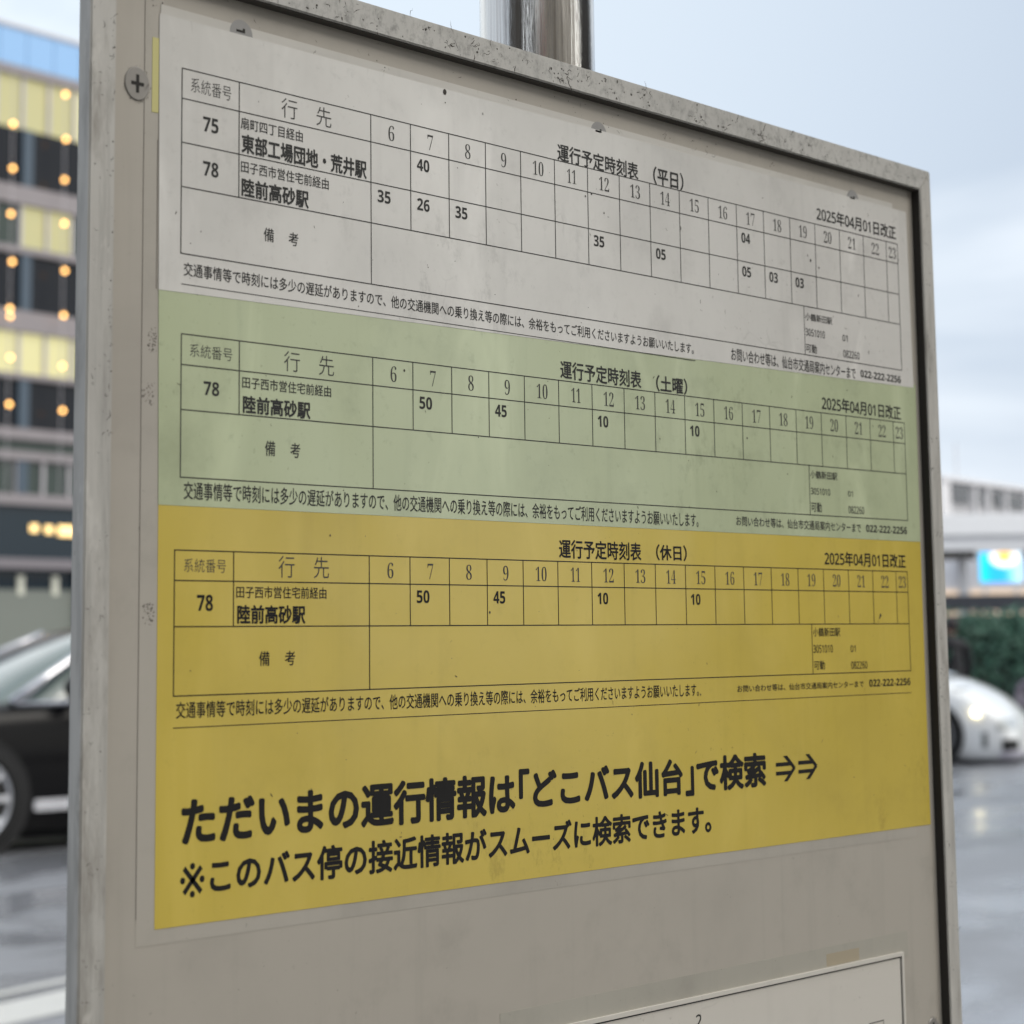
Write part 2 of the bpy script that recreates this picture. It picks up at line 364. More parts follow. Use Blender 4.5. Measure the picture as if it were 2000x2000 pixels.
COLS = [0, 22.3, 78.3, 96.6, 115.0, 133.3, 151.5, 169.7, 188.1, 206.4, 224.6, 242.8, 261.2, 279.8, 298.3, 316.8, 335.0, 353.4, 371.8, 390.1, 399.3]

EXTRA = {'a': [(113.1, 14.9, 1.1), (113.3, 11.0, .3), (190, -10, .5), (186.5, -11.5, .45), (197, -16.5, .4), (331, -17, .7), (329, -15, .4), (337, -19.5, .5)], 'c': [(375.4, -171.5, .8), (374.6, -172.6, .5), (373.6, -174.2, .3), (133, -171, .5), (60, -146, .4), (249, -203, .4)], 'b': [(283, -98.5, .5), (93, -88, .5), (310, -112, .35)]}
def sheet(name, quad, h, mat, label, tab, x0, rows, times, infox, under, group):
    """quad = corners TL, TR, BR, BL in mm; rows = [(yleft, yright)] of the horizontal rules"""
    TL, TR, BR, BL = quad
    n = 40
    top = [(TL[0] + (TR[0] - TL[0]) * i / n, TL[1] + (TR[1] - TL[1]) * i / n) for i in range(n + 1)]
    bot = [(BL[0] + (BR[0] - BL[0]) * i / n, BL[1] + (BR[1] - BL[1]) * i / n) for i in range(n + 1)]
    v = []
    for hh in (h, h - .1):
        v += [B(x, y, hh) for x, y in top] + [B(x, y, hh) for x, y in bot]
    q = n + 1; f = []
    for i in range(n):
        f.append((i, q + i, q + i + 1, i + 1))
        f.append((i, i + 1, 2 * q + i + 1, 2 * q + i)); f.append((q + i, 3 * q + i, 3 * q + i + 1, q + i + 1))
    f.append((0, 2 * q, 3 * q, q)); f.append((n, q + n, 3 * q + n, 2 * q + n))
    loc = B((BL[0] + BR[0]) / 2, BL[1], h)
    sh = tag(obj(name, v, f, mat, loc=tuple(loc)), label, 'timetable', group)
    hi = h + .06
    X = lambda c: x0 + COLS[c]
    W = COLS[-1]
    Y = lambda r, x: rows[r][0] + (rows[r][1] - rows[r][0]) * (x - x0) / W
    g = MB()
    def hl(r, xa, xb, t=.36):
        g.add([B(xa, Y(r, xa) - t / 2, hi), B(xb, Y(r, xb) - t / 2, hi), B(xb, Y(r, xb) + t / 2, hi), B(xa, Y(r, xa) + t / 2, hi)], [(0, 1, 2, 3)])
    def vl(x, ya, yb, t=.38):
        g.add([B(x - t / 2, yb, hi + .01), B(x + t / 2, yb, hi + .01), B(x + t / 2, ya, hi + .01), B(x - t / 2, ya, hi + .01)], [(0, 1, 2, 3)])
    last = len(rows) - 1
    for r in range(last + 1): hl(r, X(0) - .18, X(20) + .18)
    for c in range(21):
        x = X(c); lo = last if c in (0, 2, 20) else last - 1
        vl(x, Y(0, x), Y(lo, x))
    x = infox; vl(x, Y(last - 1, x), Y(last, x))
    if under: g.add([B(under[0], under[1] - .13, hi), B(under[2], under[3] - .13, hi), B(under[2], under[3] + .13, hi), B(under[0], under[1] + .13, hi)], [(0, 1, 2, 3)])
    g.build('table_grid', 'ink' if mat == 'yellow' else 'inkw', sh)
    for hr in range(6, 24):
        c = hr - 4; xc = (X(c) + X(c + 1)) / 2 + .25; yt = Y(0, xc); hh = yt - Y(1, xc)
        t = str(hr); wd = 2.7 if hr < 10 else (5.0 if hr == 11 else 5.7)
        text(sh, 'hour_number', ''.join(SER[q] for q in t), xc - wd / 2, yt - hh * .80, xc + wd / 2, yt - hh * .23, hi, 'ser')
    for r, hr, t in times:
        c = hr - 4; xa = X(c) + 3.0; ya = Y(r, xa) - 2.0
        text(sh, 'departure_time', t, xa, ya - 4.4, xa + 5.9, ya, hi, 'b')
    for tb, t, a, b, c_, d_, sty in items:
        if tb != tab: continue
        a, b, c_, d_ = float(a), float(b), float(c_), float(d_)
        if t[0] == '⇒':
            aw = (c_ - a) / 2 - .9; hh = d_ - b; ym = (b + d_) / 2; mb = MB()
            for k in range(2):
                xa = a + k * (aw + 1.8); xt = xa + aw; P_ = lambda x, y: B(x, y, hi + .03)
                for sg in (1, -1):
                    ya, yb = ym + sg * hh * .10, ym + sg * hh * .25
                    mb.add([P_(xa, ya), P_(xt - aw * .25, ya), P_(xt - aw * .25, yb), P_(xa, yb)], [(0, 1, 2, 3)])
                    mb.add([B(xt - aw * .62, ym + sg * hh * .5, hi + .05), B(xt - aw * .42, ym + sg * hh * .5, hi + .05), B(xt, ym + sg * hh * .02, hi + .05), B(xt - aw * .14, ym - sg * hh * .02, hi + .05)], [(0, 1, 2, 3)])
            mb.build('headline_arrow', 'ink', sh); continue
        text(sh, nm(t), t, a, b, c_, d_, hi, sty)
    # dirt stuck to the laminate: small chips and hair-thin scratches
    mb = MB()
    for k in range(46):
        u = random.random(); vv = random.random()
        xx = TL[0] + 6 + u * (TR[0] - TL[0] - 12); yy = BL[1] + 4 + vv * (TL[1] - BL[1] - 8)
        a = random.gauss(-1.1, .6); ln = random.choice([.35, .5, .8, 1.6]) * random.uniform(.6, 1.3); th = random.uniform(.10, .24)
        ux, uy = math.cos(a), math.sin(a); pts = []
        for i in range(4):
            s_ = ln * (i / 3 - .5); wv = random.uniform(-.12, .12) * ln; tt = th * (1 - abs(i / 1.5 - 1) * .75)
            pts.append((xx + ux * s_ - uy * (wv + tt), yy + uy * s_ + ux * (wv + tt))); pts.append((xx + ux * s_ - uy * (wv - tt), yy + uy * s_ + ux * (wv - tt)))
        mb.add([B(px, py, hi + .05) for px, py in pts], [(0, 2, 3, 1), (2, 4, 5, 3), (4, 6, 7, 5)])
    for xx, yy, rr_ in EXTRA.get(tab, ()):
        mb.add([B(xx + rr_ * .8 * math.cos(.7 * k), yy + rr_ * math.sin(.7 * k), hi + .05) for k in range(9)], [tuple(range(9))])
    tag(mb.build('dirt_specks', 'grime', sh), kind='stuff')
    return sh
GR = 'timetable sheets on the board'
A = sheet('timetable_sheet', [(-8.8, 15.8), (407.3, 16.5), (408.3, -66.4), (-8.2, -72.2)], .4, 'white',
          'white paper weekday timetable, topmost sheet, with routes 75 and 78', 'a', -.15,
          [(-.15, 0), (-9.9, -9.25), (-24.1, -23.7), (-38.35, -37.75), (-59.7, -59.15)],
          [(1, 7, '40'), (2, 6, '35'), (2, 7, '26'), (2, 8, '35'), (2, 12, '35'), (2, 14, '05'), (1, 17, '04'), (2, 17, '05'), (2, 18, '03'), (2, 19, '03')],
          325.1, (.1, -69.4, 250.5, -69.2), GR)
Bs = sheet('timetable_sheet', [(-8.15, -66), (410.3, -65), (409.5, -137.8), (-7.5, -138.75)], .3, 'green',
          'pale green Saturday timetable between the white and yellow sheets', 'b', .4,
          [(-85.1, -83.5), (-94.75, -93.1), (-108.86, -107.0), (-129.92, -128.4)],
          [(1, 7, '50'), (1, 9, '45'), (1, 12, '10'), (1, 15, '10')], 325.4, None, GR)
Cs = sheet('timetable_sheet', [(-7.45, -136), (409.6, -135), (409.45, -265.4), (-7.45, -265.4)], .2, 'yellow',
          'yellow holiday timetable with large black message, lowest of the three timetable sheets', 'c', -1.38,
          [(-152.4, -151.7), (-161.7, -161.0), (-175.8, -175.2), (-196.8, -196.3)],
          [(1, 7, '50'), (1, 9, '45'), (1, 12, '10'), (1, 15, '10')], 324.0, (-1.4, -206.4, 397.7, -206.1), GR)
# clear backing film showing past the papers, tape strips, paper sliver
o = MB().box(B(-13.9, -269.9, .02), B(398, -264.5, .08)).box(B(-13.9, -264.5, .02), B(-7, 22, .08)).build('clear_film', 'film', loc=tuple(B(190, -269.9)))
tag(o, 'clear film edge showing below and left of the coloured timetables', 'film')
mb = MB().box(B(-14.02, -262, .1), B(-13.84, 23, .14)).box(B(-9.0, -72, .06), B(-8.8, -25, .16)); mb.build('grime_line', 'grimesoft', o)
o = MB().box(B(-11.2, -16.4, .10), B(-8.8, 7.6, .22)).build('paper_sliver', 'sliver', loc=tuple(B(-10, -16.4)))
tag(o, 'narrow yellow paper sliver peeking out left of the white timetable', 'paper strip')
o = MB().box(B(-8.2, 15.8, .02), B(396.5, 18.9, .3))  .build('tape_strip', 'tapelight', loc=tuple(B(190, 15.8)))
tag(o, 'pale tape strip along the top edge of the white timetable', 'tape')
o = MB().box(B(136, -321, .02), B(388, -309.9, .13)).build('tape_strip', 'tape', loc=tuple(B(260, -321)))
tag(o, 'dull clear tape strip above the white notice at the bottom', 'tape')
MB().box(B(327.4, -317.9, .12), B(351, -312.8, .17)).build('brown_scrap', 'tapebrown', o)
# framed notice at the bottom of the board
nt_ = MB().box(B(3, -600, .05), B(381.2, -320.6, .5)).build('notice_sheet', 'notice', loc=tuple(B(192, -600)))
tag(nt_, 'white framed notice paper at the bottom of the board, its top right corner showing', 'notice')
e = MB()
e.box(B(1.2, -319.9, .05), B(383, -318.3, 1.3)); e.box(B(381.5, -600, .05), B(383, -319.9, 1.29)); e.box(B(1.2, -600, .05), B(2.7, -319.9, 1.29))
e.build('border_strip', 'notice', nt_)
g = MB().box(B(2.7, -320.6, .5), B(381.4, -320.2, .56)).box(B(380.9, -600, .5), B(381.3, -320.6, .57))
g.box(B(356, -345.4, .5), B(367, -345.0, .55)).box(B(366.7, -380, .5), B(367, -345.4, .56)).box(B(356, -380, .5), B(356.3, -345.4, .56)).build('printed_lines', 'inkline', nt_)
text(nt_, 'printed_number', '2', 241.1, -330.3, 244.6, -325.2, .56, 'm')

# ------------------------------------------------------------------ black chips and hairline cracks in the paint of the frame and the panel
def chip(mb, x, y, size, h, r):
    kind = r.random()
    if kind < .62:               # short curled hair-like crack
        a = r.uniform(0, 6.28); n_ = r.randint(3, 7); st_ = size * r.uniform(.25, .5); px, py = x, y; th = size * r.uniform(.05, .12); pts = []
        for i in range(n_):
            pts.append((px, py, a)); a += r.gauss(0, .75); px += math.cos(a) * st_; py += math.sin(a) * st_
        V = []
        for i, (px, py, a) in enumerate(pts):
            t_ = th * (1 - .8 * abs(2 * i / (n_ - 1) - 1)); V += [B(px - math.sin(a) * t_, py + math.cos(a) * t_, h), B(px + math.sin(a) * t_, py - math.cos(a) * t_, h)]
        mb.add(V, [(2 * i, 2 * i + 1, 2 * i + 3, 2 * i + 2) for i in range(n_ - 1)])
    else:                        # flake
        n_ = r.randint(5, 8); V = [B(x + size * .32 * r.uniform(.3, 1) * math.cos(6.283 * k / n_), y + size * .32 * r.uniform(.3, 1) * math.sin(6.283 * k / n_), h) for k in range(n_)]
        mb.add(V, [tuple(range(n_))])
def chips(region, n, sizes, h, name, seed, cluster=5):
    r = random.Random(seed); mb = MB(); x0, y0, x1, y1 = region
    while n > 0:
        cx, cy = r.uniform(x0, x1), r.uniform(y0, y1); sp = r.uniform(1.0, 4.5); k = r.randint(1, cluster)
        for _ in range(k):
            x, y = cx + r.gauss(0, sp), cy + r.gauss(0, sp * .6)
            if x0 < x < x1 and y0 < y < y1: chip(mb, x, y, r.uniform(*sizes), h + r.uniform(0, .01), r); n -= 1
    tag(mb.build(name, 'grime', sign), kind='stuff')
chips((XL0 + 12, YT0 + .8, 330, YT1 - .8), 330, (.45, 2.7), H1 + .02, 'paint_chips', 21)
chips((330, YT0 + .8, XR1 - 3, YT1 - .8), 40, (.4, 1.7), H1 + .02, 'paint_chips', 25)
chips((XL0 + .7, -330, XL1 - .7, YT0), 120, (.3, 1.4), H1 + .02, 'paint_chips', 22)
chips((XL1 - 1.6, -120, XL1 - .6, YT0), 40, (.5, 1.5), H1 + .03, 'paint_chips', 26, 4)
chips((XR0 + .7, -360, XR1 - .7, YT0), 130, (.4, 1.8), H1 + .02, 'paint_chips', 23)
chips((-24, -345, 405, -268), 40, (.3, 1.0), .2, 'paint_chips', 24, 3)
for k_, (cx_, cy_, w_, h_) in enumerate(((-11.4, -105, 2.4, 3.6), (-10.6, -172, 2.0, 3.2), (-10.2, -88, 1.6, 4))):
    r_ = random.Random(40 + k_); mb = MB()
    for _ in range(46):
        x_, y_, q_ = cx_ + r_.uniform(-w_, w_) , cy_ + r_.uniform(-h_, h_), r_.uniform(.12, .5)
        mb.add([B(x_ + q_ * r_.uniform(.4, 1) * math.cos(1.05 * i), y_ + q_ * r_.uniform(.4, 1) * math.sin(1.05 * i), .11) for i in range(6)], [tuple(range(6))])
    tag(mb.build('ink_smudge', 'grimesoft', sign), kind='stuff')
chips((-24, 17, 405, 26), 60, (.4, 1.5), .34, 'paint_chips', 27, 4)
# ------------------------------------------------------------------ ground
m = M('wet_asphalt', (.215, .222, .245), .3, spec=.85)
pud = m.noise(.55, 4, .55, (1, 1.8, 1), dist=.5)
m.mix(m.ramp(m.noise(60, 4, .7), .35, .75, 0, .5), (.23, .235, .25))
m.mix(m.ramp(m.noise(.35, 3, .6, off=(3, 1, 0)), .45, .7, 0, .5), (.10, .103, .11))
m.rough(m.ramp(pud, .38, .62, .14, .46)); m.bump(m.math('MULTIPLY', m.noise(130, 3, .6), m.ramp(pud, .42, .62)), .55, .006)
obj('road', [(-400, -400, 0), (400, -400, 0), (400, 400, 0), (-400, 400, 0)], [(0, 1, 2, 3)], m.done())['kind'] = 'structure'
m = M('damp_concrete_paving', (.20, .195, .185), .45)
m.mix(m.ramp(m.noise(3, 5, .6), .4, .8, 0, .6), (.12, .118, .112))
tag(MB().box((-14, -9, .004), (14, .9, .12)).build('pavement', m.done(), loc=(0, 0, 0), bevel=.012), kind='structure')
MAT['line'] = dirty('worn_white_road_paint', (.62, .62, .60), .8, .35, crack=.6, seed=11)
la = Vector((.976, .218)) ; l0 = Vector((3.6, 6.14)); ln = Vector((-.218, .976))
def strip(o0, o1, a, b):
    return [(*(l0 + la * a + ln * o0), .004), (*(l0 + la * b + ln * o0), .004), (*(l0 + la * b + ln * o1), .004), (*(l0 + la * a + ln * o1), .004)]
tag(obj('road_marking', strip(-.36, -.02, -14, 5) + strip(.10, .17, -14, 5), [(0, 1, 2, 3), (4, 5, 6, 7)], 'line', loc=(3.6, 6.1, .004)), kind='structure')

# ------------------------------------------------------------------ office building on the left (u along the facade, o out of it, z up)
FO = Vector((29.053, 48.553)); FD = Vector((.99665, .08184)); FN = Vector((.08184, -.99665))
def F(u, o, z): p = FO + FD * u + FN * o; return (p.x, p.y, z)
MAT['conc'] = dirty('lilac_grey_cladding', (.215, .195, .205), .6, .5, crack=0, seed=12)
MAT['mull'] = M('pale_window_mullion', (.42, .40, .42), .4).done()
MAT['dglass'] = M('dark_window_glass', (.008, .010, .015), .12, spec=.16).done()
MAT['gglass'] = M('greenish_window_glass', (.03, .045, .04), .1, spec=.3).done()
MAT['nglass'] = M('navy_shopfront_glass', (.012, .022, .032), .12, spec=.25).done()
MAT['bglass'] = M('pale_blue_glass_parapet', (.22, .40, .66), .15, spec=.6).done()
m = M('lit_window_with_blind', (.22, .21, .12), .35, emit=(.50, .46, .20), es=.5); MAT['lit'] = m.done()
m = M('bright_lit_window', (.28, .27, .15), .35, emit=(.70, .64, .30), es=.55); MAT['lit2'] = m.done()
MAT['lampglow'] = M('warm_lamp_glow', (.8, .5, .2), .4, emit=(1, .50, .14), es=5.5).done()
MAT['warmstrip'] = M('warm_shop_light', (.8, .6, .3), .4, emit=(1, .64, .22), es=1.5).done()
MAT['fin'] = M('pale_blue_glass_fin', (.045, .07, .10), .3, spec=.4).done()  # reflection in the window glass, given as a strip colour
MAT['beam'] = M('lilac_grey_beam', (.16, .145, .16), .5).done()
MAT['lowall'] = dirty('grey_green_ground_wall', (.16, .175, .155), .7, .5, crack=0, seed=13)
U0, U1 = -5.6, 6.4
off = empty('office_building', F(0, -6, 0), 'tall office block with lit yellow windows, dark glass bands and pale blue rooftop screen', 'building')
MB().box((U0 - .2, -12, 0), (U1 + .2, -.16, 18.45), F).build('wall', 'conc', off)
mb = MB()
for a, b in ((18.3, 18.58), (14.98, 14.42), (12.95, 13.15), (11.25, 10.62), (9.23, 9.39), (7.46, 7.78), (6.85, 7.11), (5.55, 5.87)):
    mb.box((U0, -.16, min(a, b)), (U1, .10, max(a, b)), F)
mb.build('floor_band', 'conc', off)
mb = MB()
for k in range(13):
    u = U0 + .97 * k; mb.box((u, -.12, 18.58), (u + .945, -.04, 19.75), F)
rp = mb.build('roof_screen', 'bglass', off)
MB().box((U0, -.14, 19.75), (U1, .0, 19.86), F).build('screen_rail', 'mull', rp)
PU = [-5.55 + .93 * k for k in range(13)]
rng = random.Random(3)
for z0, z1, kind in ((16.72, 18.3, 'y'), (14.98, 16.72, 'd'), (13.15, 14.42, 'y'), (11.25, 12.95, 'd'), (9.39, 10.62, 'y'), (7.78, 9.23, 'd'), (7.11, 7.46, 's'), (5.87, 6.85, 'g')):
    for k in range(12):
        if not (-3.3 < PU[k] < 3.6): continue
        mt = {'y': rng.choice(['lit', 'lit', 'lit2', 'gglass']) if not (-1.0 < PU[k] < .9) else ('lit2' if z0 < 10 else 'lit'), 'd': 'dglass', 's': 'gglass', 'g': 'gglass'}[kind]
        w_ = MB().box((PU[k], -.16, z0), (PU[k] + .93, -.06, z1), F).build('window', mt, off)
        if kind in 'yg': MB().box((PU[k] - .05, -.06, z0), (PU[k] + .05, .02, z1), F).build('mullion', 'mull', w_)
for u, wd in ((-.9, .36), (1.9, .3)):  # pale strips stand for a reflection in the dark glass bands
    for z0, z1 in ((7.8, 9.2), (11.27, 12.93), (15.0, 16.7), (5.9, 6.83)): MB().box((u, -.06, z0), (u + wd, .06, z1), F).build('facade_fin', 'fin', off)
def ball(c, r, n=10, mfn=None):
    v, f = [], []
    for i in range(n + 1):
        for j in range(n):
            a = math.pi * i / n; b = 2 * math.pi * j / n
            v.append((c[0] + r * math.sin(a) * math.cos(b), c[1] + r * math.sin(a) * math.sin(b), c[2] + r * math.cos(a)))
    for i in range(n):
        for j in range(n): f.append((i * n + j, (i + 1) * n + j, (i + 1) * n + (j + 1) % n, i * n + (j + 1) % n))
    return v, f
lz = [8.42, 9.74, 11.23, 12.5, 13.93, 15.37, 16.62, 17.95]
for u in (-3.37, -1.53, .31, 2.15):
    mb = MB()
    mb.tube([F(u, .42, 5.9), F(u, .42, 18.2)], .012, 6).tube([F(u, .0, 18.2), F(u, .43, 18.2)], .012, 6)
    hang = mb.build('lamp_cable', 'mull', off)
    for z in lz:
        if u == -1.53 and z > 17: continue
        child('facade_lamp', *ball(F(u + rng.uniform(-.05, .05), .46, z + rng.uniform(-.06, .06)), .062), 'lampglow', hang, smooth=True)
    if u == -1.53: child('facade_lamp', *ball(F(u, .46, 10.95), .058), 'lampglow', hang, smooth=True)
MB().box((U0, -.16, 3.98), (U1, -.05, 5.55), F).build('shopfront', 'nglass', off)
for a, b, z0, z1 in ((-.36, -.12, 4.78, 5.0), (.16, .4, 4.76, 4.98), (.62, 3.0, 4.70, 5.0)):
    MB().box((a, -.05, z0), (b, .0, z1), F).build('shop_light', 'warmstrip', off)
MB().box((U0, -.16, 3.68), (U1, .45, 3.98), F).build('canopy_beam', 'beam', off)
MB().box((U0, -.16, 0), (U1, -.02, 3.1), F).build('ground_wall', 'lowall', off)
MB().box((U0, -.16, 3.1), (U1, -.06, 3.68), F).build('soffit_glazing', 'nglass', off)
MAT['pale'] = M('pale_lit_downlight', (.5, .5, .42), .4, emit=(.5, .5, .42), es=.28).done()
for u in (-.78, .42, -2.6, 2.3):
    MB().box((u, -.05, 2.95), (u + .2, .02, 3.5), F).build('downlight', 'pale', off)
MB().box((1.25, -.02, 0), (1.75, .2, 3.68), F).build('entrance_pillar', 'nglass', off)

# ------------------------------------------------------------------ unseen buildings added behind the camera for the steel pole to mirror
MAT['shop'] = dirty('beige_shop_tiles', (.52, .44, .34), .6, .5, crack=0, seed=17)
MAT['pink'] = M('pink_sign_band', (.60, .20, .24), .5).done()
MAT['darkwall'] = M('dark_brown_tower_wall', (.045, .038, .032), .5).done()
shp = empty('shop_building', (-2, -20, 0), 'long beige shop building with a pink corner strip, seen only mirrored in the steel pole', 'building')
MB().box((-15, -24, 0), (12, -15.2, 13.6)).build('wall', 'shop', shp)
MB().box((-11.2, -15.2, .4), (-10.2, -14.95, 13.3)).build('pink_strip', 'pink', shp)
for x in (-8.0, -3.4, .6, 5.6): MB().box((x, -15.2, .4), (x + .6, -15.0, 13.4)).build('pilaster', 'conc', shp)
for k in range(10): MB().box((-14.4 + 2.6 * k, -15.2, .5), (-12.8 + 2.6 * k, -15.05, 2.9)).build('window', 'dglass', shp)
for lb, x0_, y0_, x1_, y1_ in (('dark brown tower facing the left side of the pole, seen only mirrored in it', -23, -6.6, -17, 5), ('narrow dark brown tower beside the beige shop, seen only mirrored in the pole', -19, -15, -15.6, -10.2), ('dark brown tower right of the beige shop, seen only mirrored in the steel pole', 15, -13, 21, 1)):
    tw = empty('dark_tower', ((x0_ + x1_) / 2, (y0_ + y1_) / 2, 0), lb, 'building', 'dark towers mirrored in the pole')
    MB().box((x0_, y0_, 0), (x1_, y1_, 14)).build('wall', 'darkwall', tw)
    MB().box((x0_ - .2, y0_ - .2, 14), (x1_ + .2, y1_ + .2, 14.4)).build('roof_edge', 'beam', tw)
# ------------------------------------------------------------------ foliage
def leafmat(name, a, b):
    m = M(name, a, .5, spec=.35); m.mix(m.ramp(m.noise(2.2, 3, .6), .4, .66), b); m.mix(m.ramp(m.noise(9, 2, .5, off=(3, 3, 3)), .55, .75, 0, .6), tuple(c * 1.7 for c in a)); return m.done()
MAT['leaf'] = leafmat('dark_hedge_leaf', (.085, .19, .135), (.05, .11, .08))
MAT['bark'] = M('grey_brown_bark', (.07, .055, .045), .8).done()
def leaves(n, fn, size, seed):
    r = random.Random(seed); mb = MB()
    for _ in range(n):
        p = Vector(fn(r)); a = Vector((r.gauss(0, 1), r.gauss(0, 1), r.gauss(0, .7))).normalized(); b = a.orthogonal().normalized(); b.rotate(Matrix.Rotation(r.random() * 6.28, 3, a))
        L_ = size * r.uniform(.6, 1.3); W_ = L_ * .32; c = a.cross(b)
        mb.add([p, p + a * L_ * .5 + b * W_, p + a * L_ + c * L_ * .12, p + a * L_ * .5 - b * W_], [(0, 1, 2, 3)])
    return mb
HO = Vector((22.9, 13.4)); HT = Vector((.66, -.75)); HN = Vector((.75, .66))
def Hd(t, dpt, z): p = HO + HT * t + HN * dpt; return (p.x, p.y, z)
hd = empty('hedge', Hd(1, .5, 0), 'clipped dark green hedge behind the white car', 'hedge')
def hf(r):
    t = r.uniform(-4.5, 6); z = r.random() ** .8 * 1.62 + .12; dpt = r.random() ** 1.6 * 1.1
    bump_ = .10 * noise.noise((t * 1.7, z * 1.9, 0)) + .07 * noise.noise((t * 4, z * 4, 5))
    return Hd(t, dpt + bump_ * 1.6, z + bump_ * (1 if z > 1.3 else .3))
leaves(15000, hf, .10, 5).build('foliage', 'leaf', hd)
mb = MB(); rr = random.Random(9)
for k in range(34):
    t = -4.4 + k * .31; q = Hd(t, .45, 0)
    mb.tube([q, Hd(t + rr.uniform(-.1, .1), .5, .6), Hd(t + rr.uniform(-.2, .2), .5, 1.4)], [.03, .022, .008], 6)
mb.build('stems', 'bark', hd)
# ------------------------------------------------------------------ station side on the right
ST = Vector((.7053, -.7089)); SN = Vector((.7089, .7053))
def frame(px, py):
    o = Vector((px, py))
    return lambda t, dpt, z: (*(o + ST * t + SN * dpt), z)
MAT['canopy'] = dirty('pale_canopy_panel', (.84, .84, .86), .5, .4, crack=0, seed=14)
MAT['under'] = M('dark_canopy_underside', (.07, .07, .065), .6).done()  # dark colour stands for the shade line under the canopy
MAT['post'] = M('white_steel_post', (.62, .62, .64), .4).done()
Kf = frame(39.5, 23.5)
can = empty('walkway_canopy', Kf(2, 1, 0), 'long pale walkway canopy above the blue poster', 'canopy')
MB().box((-9, 0, 3.78), (11, 2.6, 4.3), Kf).build('roof', 'canopy', can, bevel=.03)
MB().box((-9, .15, 3.44), (11, 2.5, 3.78), Kf).build('fascia', 'canopy', can)
MB().box((-9, .3, 3.30), (11, 2.4, 3.44), Kf).build('soffit', 'under', can)
for t in (-5.2, -1.95, -.35, 3.1, 6.5):
    MB().box((t - .09, 1.0, 0), (t + .09, 1.2, 3.3), Kf).build('post', 'post', can)
MAT['panelwall'] = M('pale_glazed_wall_panel', (.74, .75, .80), .3).done()
MAT['beige'] = M('beige_lit_wall', (.60, .47, .36), .5, emit=(.9, .70, .52), es=.5).done()
Sf = frame(43.2, 26.6)
stn = empty('station_hall', Sf(2, 1, 0), 'low pale glazed station hall under the walkway canopy', 'building')
MB().box((-11, .4, 0), (14, 6, 3.9), Sf).build('wall', 'panelwall', stn)
MB().box((-11, .2, 1.9), (14, .4, 2.62), Sf).build('lit_band', 'beige', stn)
for k in range(16):
    t = -10.6 + k * 1.55
    MB().box((t, .3, 2.64), (t + 1.36, .41, 3.6), Sf).build('window', M('pale_window_%d' % k, (.62, .64, .70), .15).done() if k == 0 else bpy.data.materials['pale_window_0'], stn)
    if k % 2: MB().box((t - .08, .1, 1.9), (t + .06, .2, 3.6), Sf).build('window_post', 'post', stn)
m = M('poster_screen_picture', (.05, .45, .9), .3)
def screen():
    m = M('bright_poster_screen', (.03, .30, .8), .3)
    N_, L_ = m.N, m.L
    sp = N_.new('ShaderNodeSeparateXYZ'); tcn = N_.new('ShaderNodeTexCoord'); L_.new(tcn.outputs['UV'], sp.inputs[0])
    dx = m.math('SUBTRACT', sp.outputs[0], .60); dy = m.math('SUBTRACT', sp.outputs[1], .86)
    dd = m.math('SQRT', m.math('ADD', m.math('MULTIPLY', dx, dx), m.math('MULTIPLY', dy, dy)), 0)
    m.col = m.N.new('ShaderNodeRGB').outputs[0]; m.col.default_value = (.02, .36, .95, 1)
    m.mix(m.ramp(sp.outputs[0], .0, .35, .8, 0), (.0, .62, .95))
    m.mix(m.ramp(sp.outputs[0], .55, 1.0, 0, .85), (.50, .85, 1.0))
    m.mix(m.ramp(dd, .28, .42, 1, 0), (1, .95, .92)); m.mix(m.ramp(dd, .14, .22, 1, 0), (1, .55, .10))
    L_.new(m.col, m.b.inputs['Emission Color']); m.b.inputs['Emission Strength'].default_value = .95
    return m.done()
MAT['screen'] = screen()
Pf = frame(37.15, 21.75)
ps = empty('poster_screen', Pf(.05, .05, 0), 'bright blue poster screen with an orange and white disc under the canopy', 'screen')
s_ = MB().add([Pf(-.46, 0, 2.58), Pf(.46, 0, 2.58), Pf(.46, 0, 3.24), Pf(-.46, 0, 3.24)], [(0, 1, 2, 3)]).build('display', 'screen', ps)
uv = s_.data.uv_layers.new(name='UVMap')
for i, c in enumerate(((0, 0), (1, 0), (1, 1), (0, 1))): uv.data[i].uv = c
MB().box((-.52, .004, 2.53), (.52, .12, 3.29), Pf).build('housing', 'post', ps)
for t in (-.35, .35): MB().box((t - .03, .03, 0), (t + .03, .09, 2.53), Pf).build('leg', 'post', ps)
# dark roofed shelter behind the hedge
MAT['slate'] = M('dark_slate_roof', (.045, .048, .060), .4).done()
Df = frame(29.9, 17.7)
sh_ = empty('bus_shelter', Df(1, 1, 0), 'bus shelter with a dark slate roof rising just over the hedge', 'shelter')
v = []; f = []
for i in range(13):
    t = -5 + i * .75; zz = 2.12 - .012 * max(0, t - .3) ** 2
    v += [Df(t, -.1, zz - .28), Df(t, -.1, zz), Df(t, 1.9, zz + .02), Df(t, 1.9, zz - .26)]
for i in range(12):
    a = i * 4; f += [(a, a + 4, a + 5, a + 1), (a + 1, a + 5, a + 6, a + 2), (a + 2, a + 6, a + 7, a + 3), (a + 3, a + 7, a + 4, a)]
child('roof', v, f, 'slate', sh_)
for t in (-4.5, -1.5, 1.5, 3.6): MB().box((t, 1.6, 0), (t + .09, 1.69, 1.8), Df).build('post', 'slate', sh_)
MB().box((-4.6, 1.72, .3), (3.8, 1.76, 1.78), Df).build('back_panel', 'dglass', sh_)
